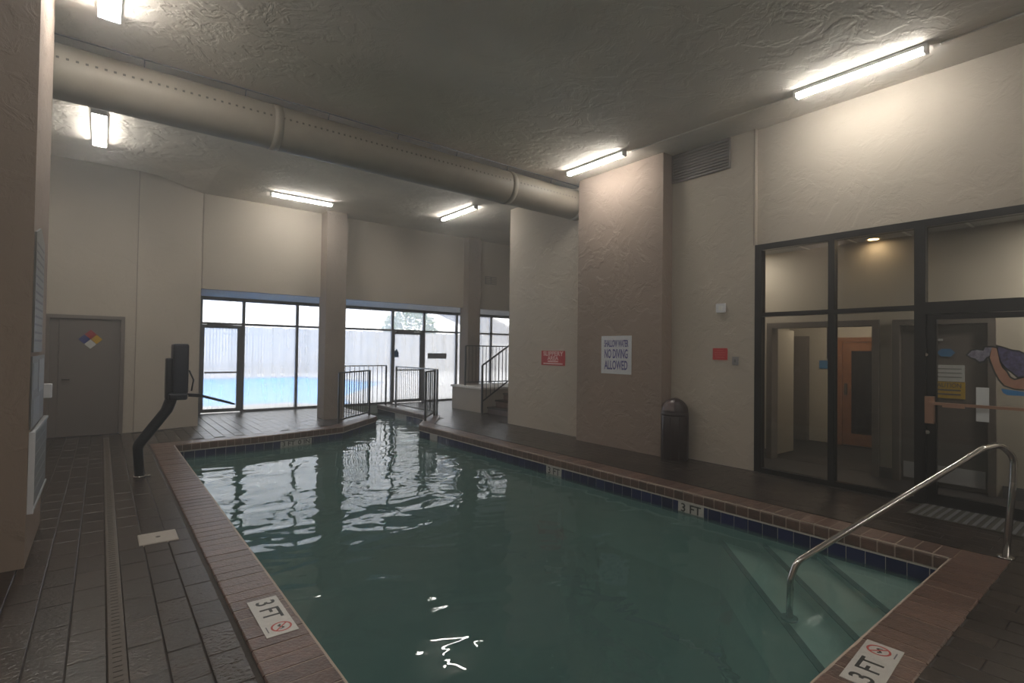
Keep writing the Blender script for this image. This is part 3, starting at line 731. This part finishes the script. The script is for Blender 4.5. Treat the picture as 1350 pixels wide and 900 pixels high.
def arealamp(name, loc, size, power, col, rot=(0, 0, 0)):
    l = bpy.data.lights.new(name, 'AREA'); l.shape = 'DISK'; l.size = size; l.energy = power; l.color = col
    o = bpy.data.objects.new(name, l); COL.objects.link(o); o.location = loc; o.rotation_euler = rot; return o
o = arealamp('lobby_lamp', (7.97, 2.43, 3.12), .12, .5, (1, .82, .6)); o.parent = dl; o.location = (0, 0, -.02)
for ly, lab in ((.1, 'added unseen round lobby fill light beyond the right of the frame'), (4.0, 'added unseen round lobby fill light behind the upper left corner of the glass front')):  # both lights are added out of view to brighten the lobby
    q = thing('recessed_light', lab, 'light', (7.62, ly, 3.142)); MB().cyl((0, 0, -.006), .085, .006, 24).obj('trim_ring', WHITE, q)
    o = arealamp('lobby_lamp', (0, 0, 0), .3, 30 if ly < 1 else 5, (1, .93, .84)); o.parent = q; o.location = (0, 0, -.012)
hl = thing('recessed_light', 'added unseen round fill light inside the hall beyond the doorway', 'light', (9.4, 3.3, 2.745))  # added lamp, unseen from the camera, brightening the hall
MB().cyl((0, 0, -.006), .085, .006, 24).obj('trim_ring', WHITE, hl)
o = arealamp('hall_fill_lamp', (0, 0, 0), .15, 9, (1, .86, .68)); o.parent = hl; o.location = (0, 0, -.012)

# ------------------------------------------------------------------ duct
du = thing('ventilation_duct', 'large round tan ventilation duct with perforated rows under the ceiling', 'duct', (0, 6.99, 4.37))
MB().tube([(-2.6+i*.5, 0, 0) for i in range(20)]+[(7.04, 0, 0)], .27, 32).obj('duct_tube', DUCT, du)
for x in (1.6, 5.3, -1.5): MB().tube([(x, 0, 0), (x+.10, 0, 0)], .277, 32).obj('duct_band', DUCT, du)
MB().tube([(6.90, 0, 0), (7.04, 0, 0)], .282, 32).obj('duct_collar', DUCT, du)
pf = MB()
for ang in (188, 200):
    a = R(ang); 
    x = -2.5
    while x < 6.8:
        cy, cz = math.cos(a)*.2705, -math.sin(a)*.2705
        t = Vector((0, -math.sin(a), -math.cos(a)))
        c = Vector((x, cy, cz)); e = Vector((.012, 0, 0)); f = t*.012
        nn = Vector((0, math.cos(a), -math.sin(a)))*.001
        if ang == 188: pf.add([c-e-f+nn, c+e-f+nn, c+e+f+nn, c-e+f+nn], [(0, 1, 2, 3)])
        x += .075
pf.obj('perforation', DARKHOLE, du)['kind'] = 'stuff'
MB().tube([(-2.6, -.10, .335), (7.0, -.10, .335)], .008, 6).obj('suspension_cable', ALU, du)
for x in range(-2, 7): MB().tube([(x+.3, -.06, .25), (x+.3, -.10, .335)], .006, 6).obj('hanger', ALU, du)

# ------------------------------------------------------------------ fluorescent lights
def flight(label, loc, L, rz, wd=.09):
    t = thing('fluorescent_light', label, 'ceiling light', loc, 'fluorescent ceiling lights', rz)
    MB().box(-L/2, L/2, -wd/2, wd/2, -.035, 0).obj('housing', WHITE, t)
    mb = MB(); prof = [(-wd/2+.008, -.035), (-wd/2+.014, -.065), (-wd/4, -.085), (wd/4, -.085), (wd/2-.014, -.065), (wd/2-.008, -.035)]; k = len(prof)
    mb.add([(-L/2+.03, y, z) for y, z in prof]+[(L/2-.03, y, z) for y, z in prof], [list(range(k)), list(range(k, 2*k))[::-1]]+[(i, i+1, k+i+1, k+i) for i in range(k-1)])
    mb.obj('lens', LENS, t)
    for s_ in (-1, 1): MB().box(s_*(L/2-.015)-.015, s_*(L/2-.015)+.015, -wd/2, wd/2, -.088, -.035).obj('end_cap', WHITE, t)
    return t
Zf = ZC-.004
flight('bright tube light above the black framed glass front', (6.40, 2.12, Zf), 1.27, R(90))
flight('bright tube light in front of the taupe pier top', (6.27, 5.83, Zf), 1.25, R(90))
flight('short looking tube light above the far column by the stairs', (6.24, 9.92, Zf), 1.40, R(90))
flight('level tube light left of the near column, beside the back wall', (3.20, 11.12, Zf), 1.24, 0)
flight('bright wide light block below the duct at left', (-.09, 9.42, Zf), 1.45, R(90), .17)
flight('bright light block cut by the top edge at left', (-.01, 5.50, Zf), 1.30, R(90), .17)
flight('added unseen fill tube light on the ceiling behind the viewer at left', (-.01, 1.3, Zf), 1.30, R(90), .17)  # this and the following tubes are added out of view as fill light
flight('added unseen fill tube light on the ceiling behind the viewer at right', (6.40, -1.4, Zf), 1.27, R(90))
flight('added unseen fill tube light far behind the viewer at left', (-.01, -2.9, Zf), 1.30, R(90), .17)
flight('added unseen fill tube light far behind the viewer at right', (6.40, -4.6, Zf), 1.27, R(90))
flight('added unseen fill tube light behind the viewer in the middle', (3.2, -3.6, Zf), 1.27, 0)
cn = thing('conduit', 'thin pale electrical conduit on the ceiling joining two lights', 'conduit', (6.47, 0, ZC-.012))
MB().tube([(0, -.7, 0), (0, 1.4, 0)], .010, 8).obj('pipe', CEIL, cn); MB().tube([(0, 2.75, 0), (-.1, 5.2, 0)], .010, 8).obj('pipe', CEIL, cn)

# ------------------------------------------------------------------ wall grille on the right wall
vg = thing('wall_grille', 'long louvred air grille high on the right wall beside the pier', 'vent', (7.05, 4.40, 4.49))
B(-.012, 0, -.49, .48, -.22, .22).obj('backing', PAPERW, vg)
for a in ((-.03, -.012, -.49, .48, .20, .22), (-.03, -.012, -.49, .48, -.22, -.20), (-.03, -.012, -.49, -.47, -.20, .20), (-.03, -.012, .46, .48, -.20, .20)): B(*a).obj('frame', PAPERW, vg)
for k in range(9): MB().beam((-.022, -.47, -.175+.044*k), (-.022, .46, -.175+.044*k), .022, .006, (.5, 0, 1)).obj('slat', PAPERW, vg)
hv = thing('wall_vent', 'small square louvred vent on the upper back wall beside the far column', 'vent', (8.80, 12.195, 3.62))
B(-.2, .2, -.012, 0, -.11, .11).obj('backing', PAPERW, hv)
for x in (-.2, .0): 
    for k in range(4): B(x+.02, x+.18, -.022, -.012, -.09+.05*k, -.06+.05*k).obj('slat', CREAM_S, hv)

# ------------------------------------------------------------------ signs on the right wall
s1 = thing('sign', 'white sign with blue lettering SHALLOW WATER NO DIVING ALLOWED on the pier', 'sign', (6.797, 5.785, 1.555))
MB().bbox(0, 0, 0, 0, 0, 0) if False else None
B(-.006, 0, -.325, .325, -.32, .32).obj('panel', SIGNW, s1)
for s_, z, h, wd_ in (('SHALLOW WATER', .185, .16, .52), ('NO DIVING', .01, .21, .50), ('ALLOWED', -.18, .21, .50)):
    text('lettering', s_, h, SIGNB, s1, (-.007, 0, z), (0, -1, 0), (0, 0, 1), wd_, .004)
s2 = thing('sign', 'red sign with pale lettering SLIPPERY AREA left of the pier', 'sign', (7.047, 7.61, 1.465))
B(-.005, 0, -.345, .345, -.145, .145).obj('panel', SIGNR, s2)
text('lettering', 'SLIPPERY', .12, SIGNP, s2, (-.006, 0, .085), (0, -1, 0), (0, 0, 1), .58, .002)
text('lettering', 'AREA', .11, SIGNP, s2, (-.006, 0, -.005), (0, -1, 0), (0, 0, 1), .32, .002)
for z, wd_ in ((-.065, .30), (-.11, .56)): B(-.0062, -.005, -wd_/2, wd_/2, z-.012, z+.012).obj('printed_line', SIGNP, s2)
s3 = thing('sign', 'small red sign on the cream wall left of the glass front', 'sign', (7.047, 4.055, 1.595))
B(-.005, 0, -.115, .115, -.085, .085).obj('panel', SIGNR, s3)
for k, wd_ in enumerate((.10, .16, .16, .14)): B(-.0058, -.005, -wd_/2, wd_/2, .045-.032*k, .052-.032*k).obj('printed_line', mat('dull red print', (.62, .16, .15), .5) if k == 0 else MATS['dull red print'], s3)
s4 = thing('switch', 'small grey wall switch right of the small red sign', 'switch', (7.047, 3.82, 1.50))
B(-.012, 0, -.045, .045, -.06, .06).obj('plate', mat('switch grey', (.25, .24, .25), .4), s4); B(-.02, -.012, -.012, .012, -.02, .02).obj('rocker', BASE, s4)
s5 = thing('sensor', 'small pale square wall sensor above the small red sign', 'sensor', (7.047, 4.04, 2.26))
B(-.03, 0, -.07, .07, -.065, .065).obj('housing', SIGNW, s5); B(-.034, -.03, -.03, .03, -.03, .03).obj('grille', WHITE, s5)

# ------------------------------------------------------------------ notices on the side of the left pillar
PX = -.398
p1 = thing('notice_board', 'tall pale board of printed rules, topmost on the left pillar', 'sign', (PX, 5.5, 2.0))
B(0, .012, -.38, .28, -.46, .42).obj('panel', BOARD, p1)
MB().poly3([(0, -.38, .42), (0, -.05, .50), (0, .28, .42)], (1, 0, 0), .012).obj('panel_top', BOARD, p1)
for k in range(13): B(.012, .0132, -.33, .23, .34-.06*k, .355-.06*k).obj('printed_line', TEXTG, p1)
p2 = thing('notice_board', 'worn grey board with sheets in the middle of the left pillar', 'sign', (PX, 5.6, 1.24))
B(0, .010, -.50, .49, -.26, .27).obj('panel', BOARD, p2)
for a in ((-.44, -.12, .02, .22), (-.02, .42, -.02, .24), (-.40, .1, -.25, -.05)): B(.010, .0125, a[0], a[1], a[2], a[3]).obj('sheet', GREYP if a[0] > -.1 else mat('faded sheet', (.22, .235, .245), .5), p2)
p3 = thing('notice_board', 'white edged dark board, lowest on the left pillar', 'sign', (PX, 5.72, .67))
B(0, .025, -.58, .56, -.28, .27).obj('panel', mat('board grey', (.13, .14, .14), .45, var=.3, vscale=10), p3)
for a in ((-.60, -.575, -.30, .29), ): B(0, .034, *a).obj('edge_strip', SIGNW, p3)
for a in ((-.575, .58, -.30, -.28), (-.575, .58, .27, .29)): B(0, .034, *a).obj('frame', GREYP, p3)
for k in range(5): B(.025, .0262, -.48, .45, .18-.09*k, .19-.09*k).obj('printed_line', GREYP, p3)
tag(B(PX, PX+.06, 6.12, 6.22, 1.13, 1.25).obj('thermostat', SIGNW), 'small white box at the far edge of the left pillar', 'box')

# ------------------------------------------------------------------ depth markers
def marker(label, loc, rz, blank=False):
    t = thing('depth_marker', label, 'depth marker', loc, 'pool depth markers', rz)
    B(-.25, .25, -.085, .085, -.002, .004).obj('plate', MARK, t)
    text('lettering', '3 FT', .15, MARKB, t, (-.085, .0, .0045), (1, 0, 0), (0, 1, 0), .25, .002)
    ring = MB(); k = 28; c = (.165, .012)
    vs = [(c[0]+.056*math.cos(6.283*i/k), c[1]+.056*math.sin(6.283*i/k), .0046) for i in range(k)]+[(c[0]+.045*math.cos(6.283*i/k), c[1]+.045*math.sin(6.283*i/k), .0046) for i in range(k)]
    ring.add(vs, [(i, (i+1) % k, k+(i+1) % k, k+i) for i in range(k)])
    ring.beam((c[0]-.035, c[1]+.035, .0048), (c[0]+.035, c[1]-.035, .0048), .010, .0005); ring.obj('ban_symbol', MARKR, t)
    fg = MB(); fg.beam((c[0]-.02, c[1]-.015, .0046), (c[0]+.018, c[1]+.01, .0046), .012, .0004)
    fg.beam((c[0]+.018, c[1]+.01, .0046), (c[0]+.026, c[1]-.012, .0046), .006, .0004); fg.cyl((c[0]-.024, c[1]-.003, .0044), .007, .0004, 8); fg.obj('diver_figure', MARKB, t)
    B(.13, .20, -.066, -.060, .004, .0046).obj('printed_line', TEXTG, t)
    return t
marker('white 3 FT deck marker on the left brick coping', (.83, 3.325, .004), R(-90))
marker('white 3 FT deck marker on the near right brick coping', (3.17, .965, .004), R(4))
def wmarker(label, p, d, nrm, wd=.31, s='3 FT', h=.15):
    t = bpy.data.objects.new('waterline_marker', None); COL.objects.link(t); t.location = (p[0], p[1], -.203); t.parent = pool; t['label'] = label
    D = Vector((*d, 0)).normalized(); N = Vector((*nrm, 0)).normalized(); U = Vector((0, 0, 1))
    P = [D*-wd/2-U*h/2, D*wd/2-U*h/2, D*wd/2+U*h/2, D*-wd/2+U*h/2]
    MB().poly3([q+N*.009 for q in P], N, .004).obj('plate', MARK, t)
    ws = [q for q in (s or '').split('  ') if q]
    for i, q in enumerate(ws): text('lettering', q, h*.9, MARKB, t, N*.0136+U*.01+D*(i-(len(ws)-1)/2)*wd/len(ws), D, (0, 0, 1), wd*.78/len(ws), .002)
    return t
wmarker('white 3 FT waterline tile on the right wall nearer the steps', (5.35, 3.42), (0, -1), (-1, 0), .33)
wmarker('white 3 FT waterline tile on the right wall opposite the taupe pier', (5.35, 5.72), (0, -1), (-1, 0), .33)
wmarker('white 3 FT 0 IN waterline tile on the far pool end wall', (2.93, 10.266), (1, .229), (.229, -1), .62, '3 FT  0 IN', .13)
wmarker('blank white waterline tile in the channel under the right bank', (6.27, 12.6), (.016, -1), (-1, 0), .75, None)
wmarker('white waterline tile at the right pool wall near the channel mouth', (5.35, 9.3), (0, -1), (-1, 0), .30, None)

# skimmer lid
lid = thing('skimmer_lid', 'pale square skimmer lid set in the left deck', 'lid', (.405, 5.25, .0))
MB().bbox(-.135, .135, -.145, .145, -.01, .008, .006).obj('cover', LIFTW, lid); MB().cyl((0, 0, .008), .018, .0015, 10).obj('finger_hole', DARKHOLE, lid)

# ------------------------------------------------------------------ pool handrail
hr = thing('pool_handrail', 'polished steel handrail going down the corner pool steps', 'handrail', (5.71, .83, 0))
dx, dy = -1.59, .97; Lr = math.hypot(dx, dy); ux, uy = dx/Lr, dy/Lr
def arc_path(pts, rad):
    """polyline with rounded corners"""
    P = [Vector(p) for p in pts]; out = [P[0]]
    for i in range(1, len(P)-1):
        a, b, c = P[i-1], P[i], P[i+1]; d1 = (a-b).normalized(); d2 = (c-b).normalized(); ang = d1.angle(d2); t = min(rad/math.tan(ang/2), (a-b).length*.48, (c-b).length*.48)
        p, q = b+d1*t, b+d2*t
        for k in range(9):
            s = k/8; out.append((p*(1-s)+b*s)*(1-s)+(b*(1-s)+q*s)*s)
    out.append(P[-1]); return out
def rp_(s, z): return (ux*s, uy*s, z)
path = arc_path([rp_(0, 0), rp_(-.07, .60), rp_(-.08, .80), rp_(.04, .90), rp_(.20, .875), rp_(1.80, .03), rp_(1.85, -.10), rp_(1.86, -.40)], .12)
MB().tube(path, .024, 16).obj('rail_tube', STEEL, hr)
MB().cyl((0, 0, 0), .055, .012, 20).obj('escutcheon', STEEL, hr)
for a in (0, 2.1, 4.2): MB().cyl((.04*math.cos(a), .04*math.sin(a), .012), .006, .004, 8).obj('screw', STEEL, hr)
MB().cyl(rp_(1.86, -.40), .06, .02, 20).obj('foot_flange', NOSING, hr)

# ------------------------------------------------------------------ pool lift at left
lift = thing('pool_lift', 'dark covered pool lift with curved mast on the left deck', 'pool lift', (.40, 7.8, 0))
mast = arc_path([(0, 0, .0), (-.03, 0, .38), (.26, 0, .80), (.33, 0, 1.02)], .14)
MB().tube(mast, [.052+.014*min(1, i/14) for i in range(len(mast))], 14).obj('mast', NAVYM, lift)
MB().cyl((0, 0, 0), .065, .02, 20).obj('anchor_ring', STEEL, lift); MB().cyl((.09, -.02, 0), .02, .02, 12).obj('anchor_cap', STEEL, lift)
def rbox(x0, x1, y0, y1, z0, z1, r=.03):
    bm = bmesh.new(); bmesh.ops.create_cube(bm, size=1)
    for v in bm.verts: v.co = Vector(((x0+x1)/2+v.co.x*(x1-x0), (y0+y1)/2+v.co.y*(y1-y0), (z0+z1)/2+v.co.z*(z1-z0)))
    bmesh.ops.bevel(bm, geom=bm.edges[:], offset=r, segments=3, profile=.6, affect='EDGES')
    m = MB(); bm.verts.ensure_lookup_table(); m.add([v.co.copy() for v in bm.verts], [[v.index for v in f.verts] for f in bm.faces], True); bm.free(); return m
rbox(.30, .47, -.16, .16, 1.00, 1.63, .035).obj('backrest', NAVY, lift)
rbox(.235, .31, -.10, .10, .93, 1.45, .025).obj('control_box', NAVYM, lift)
rbox(.26, .46, -.20, .20, .93, 1.02, .03).obj('folded_seat', NAVY, lift)
for y in (-.15, .15):
    MB().tube([(.47, y, .98), (.62, y, .965), (.99, y*.6, .845)], .012, 8).obj('footrest_bar', NAVYM, lift)
MB().tube([(.99, -.09, .845), (1.02, 0, .835), (.99, .09, .845)], .010, 8).obj('footrest_end', STEEL, lift)
for z in (1.15, 1.30, 1.45): MB().box(.298, .302, -.13, .13, z, z+.006).obj('seam', NAVYM, lift)
MB().tube([(.47, -.16, 1.30), (.52, -.17, 1.18), (.50, -.16, 1.04)], .010, 8).obj('armrest', NAVYM, lift)

# ------------------------------------------------------------------ waste bin
bn = thing('waste_bin', 'dark brown dome topped waste bin beside the taupe pier', 'bin', (6.83, 4.66, 0))
def lathe(prof, n=28):
    m = MB(); k = len(prof); vs = [(r*math.cos(6.2832*j/n), r*math.sin(6.2832*j/n), z) for r, z in prof for j in range(n)]
    m.add(vs, [(i*n+j, i*n+(j+1) % n, (i+1)*n+(j+1) % n, (i+1)*n+j) for i in range(k-1) for j in range(n)], True); return m
RB = .195
lathe([(0, .0), (RB-.01, 0), (RB, .01), (RB, .66), (RB-.006, .67)]).obj('body', BIN, bn)
lathe([(RB-.004, .66), (RB+.008, .665), (RB+.008, .69), (RB, .70)]+[(RB*math.cos(a*math.pi/18), .72+.20*math.sin(a*math.pi/18)) for a in range(0, 10)]).obj('dome_lid', BIN, bn)
fl = MB(); k = 9; vs = []
for j in range(5):
    for i in range(k):
        a = math.pi+R(-32+64*i/(k-1)); e = R(6+50*j/4); rr = RB+.004
        vs.append((rr*math.cos(e)*math.cos(a), rr*math.cos(e)*math.sin(a), .72+.205*math.sin(e)))
fl.add(vs, [(j*k+i, j*k+i+1, (j+1)*k+i+1, (j+1)*k+i) for j in range(4) for i in range(k-1)], True); fl.obj('flap', BINF, bn)
for j in range(10):
    a = R(36*j+90); MB().beam((math.cos(a)*(RB+.001), math.sin(a)*(RB+.001), .02), (math.cos(a)*(RB+.001), math.sin(a)*(RB+.001), .65), .012, .006, (math.cos(a), math.sin(a), 0)).obj('rib', BIN, bn)

# doormat grille at the glass door
gm = thing('floor_grille', 'dark floor grille mat before the glass door', 'mat', (6.75, 1.2, .002))
B(-.28, .28, -.48, .48, 0, .008).obj('mat_base', DARKHOLE, gm)
for k in range(14): B(-.27, .27, -.46+.068*k, -.43+.068*k, .008, .013).obj('mat_bar', BASE, gm)

# humid air of the pool room
hz = MB().box(-2.9, 12.7, -6.3, 14.36, -1.2, ZC+.5).obj('humid_air', None)
hm, ht, hp, ho = nodes('humid air'); ht.nodes.remove(hp)
vs_ = ht.nodes.new('ShaderNodeVolumeScatter'); vs_.inputs['Density'].default_value = .018; vs_.inputs['Anisotropy'].default_value = .5; vs_.inputs['Color'].default_value = (1, 1, 1, 1)
ht.links.new(vs_.outputs[0], ho.inputs['Volume']); hz.data.materials.clear(); hz.data.materials.append(hm)
tag(hz, 'thin humid haze filling the air of the pool room', 'haze', kind='structure')
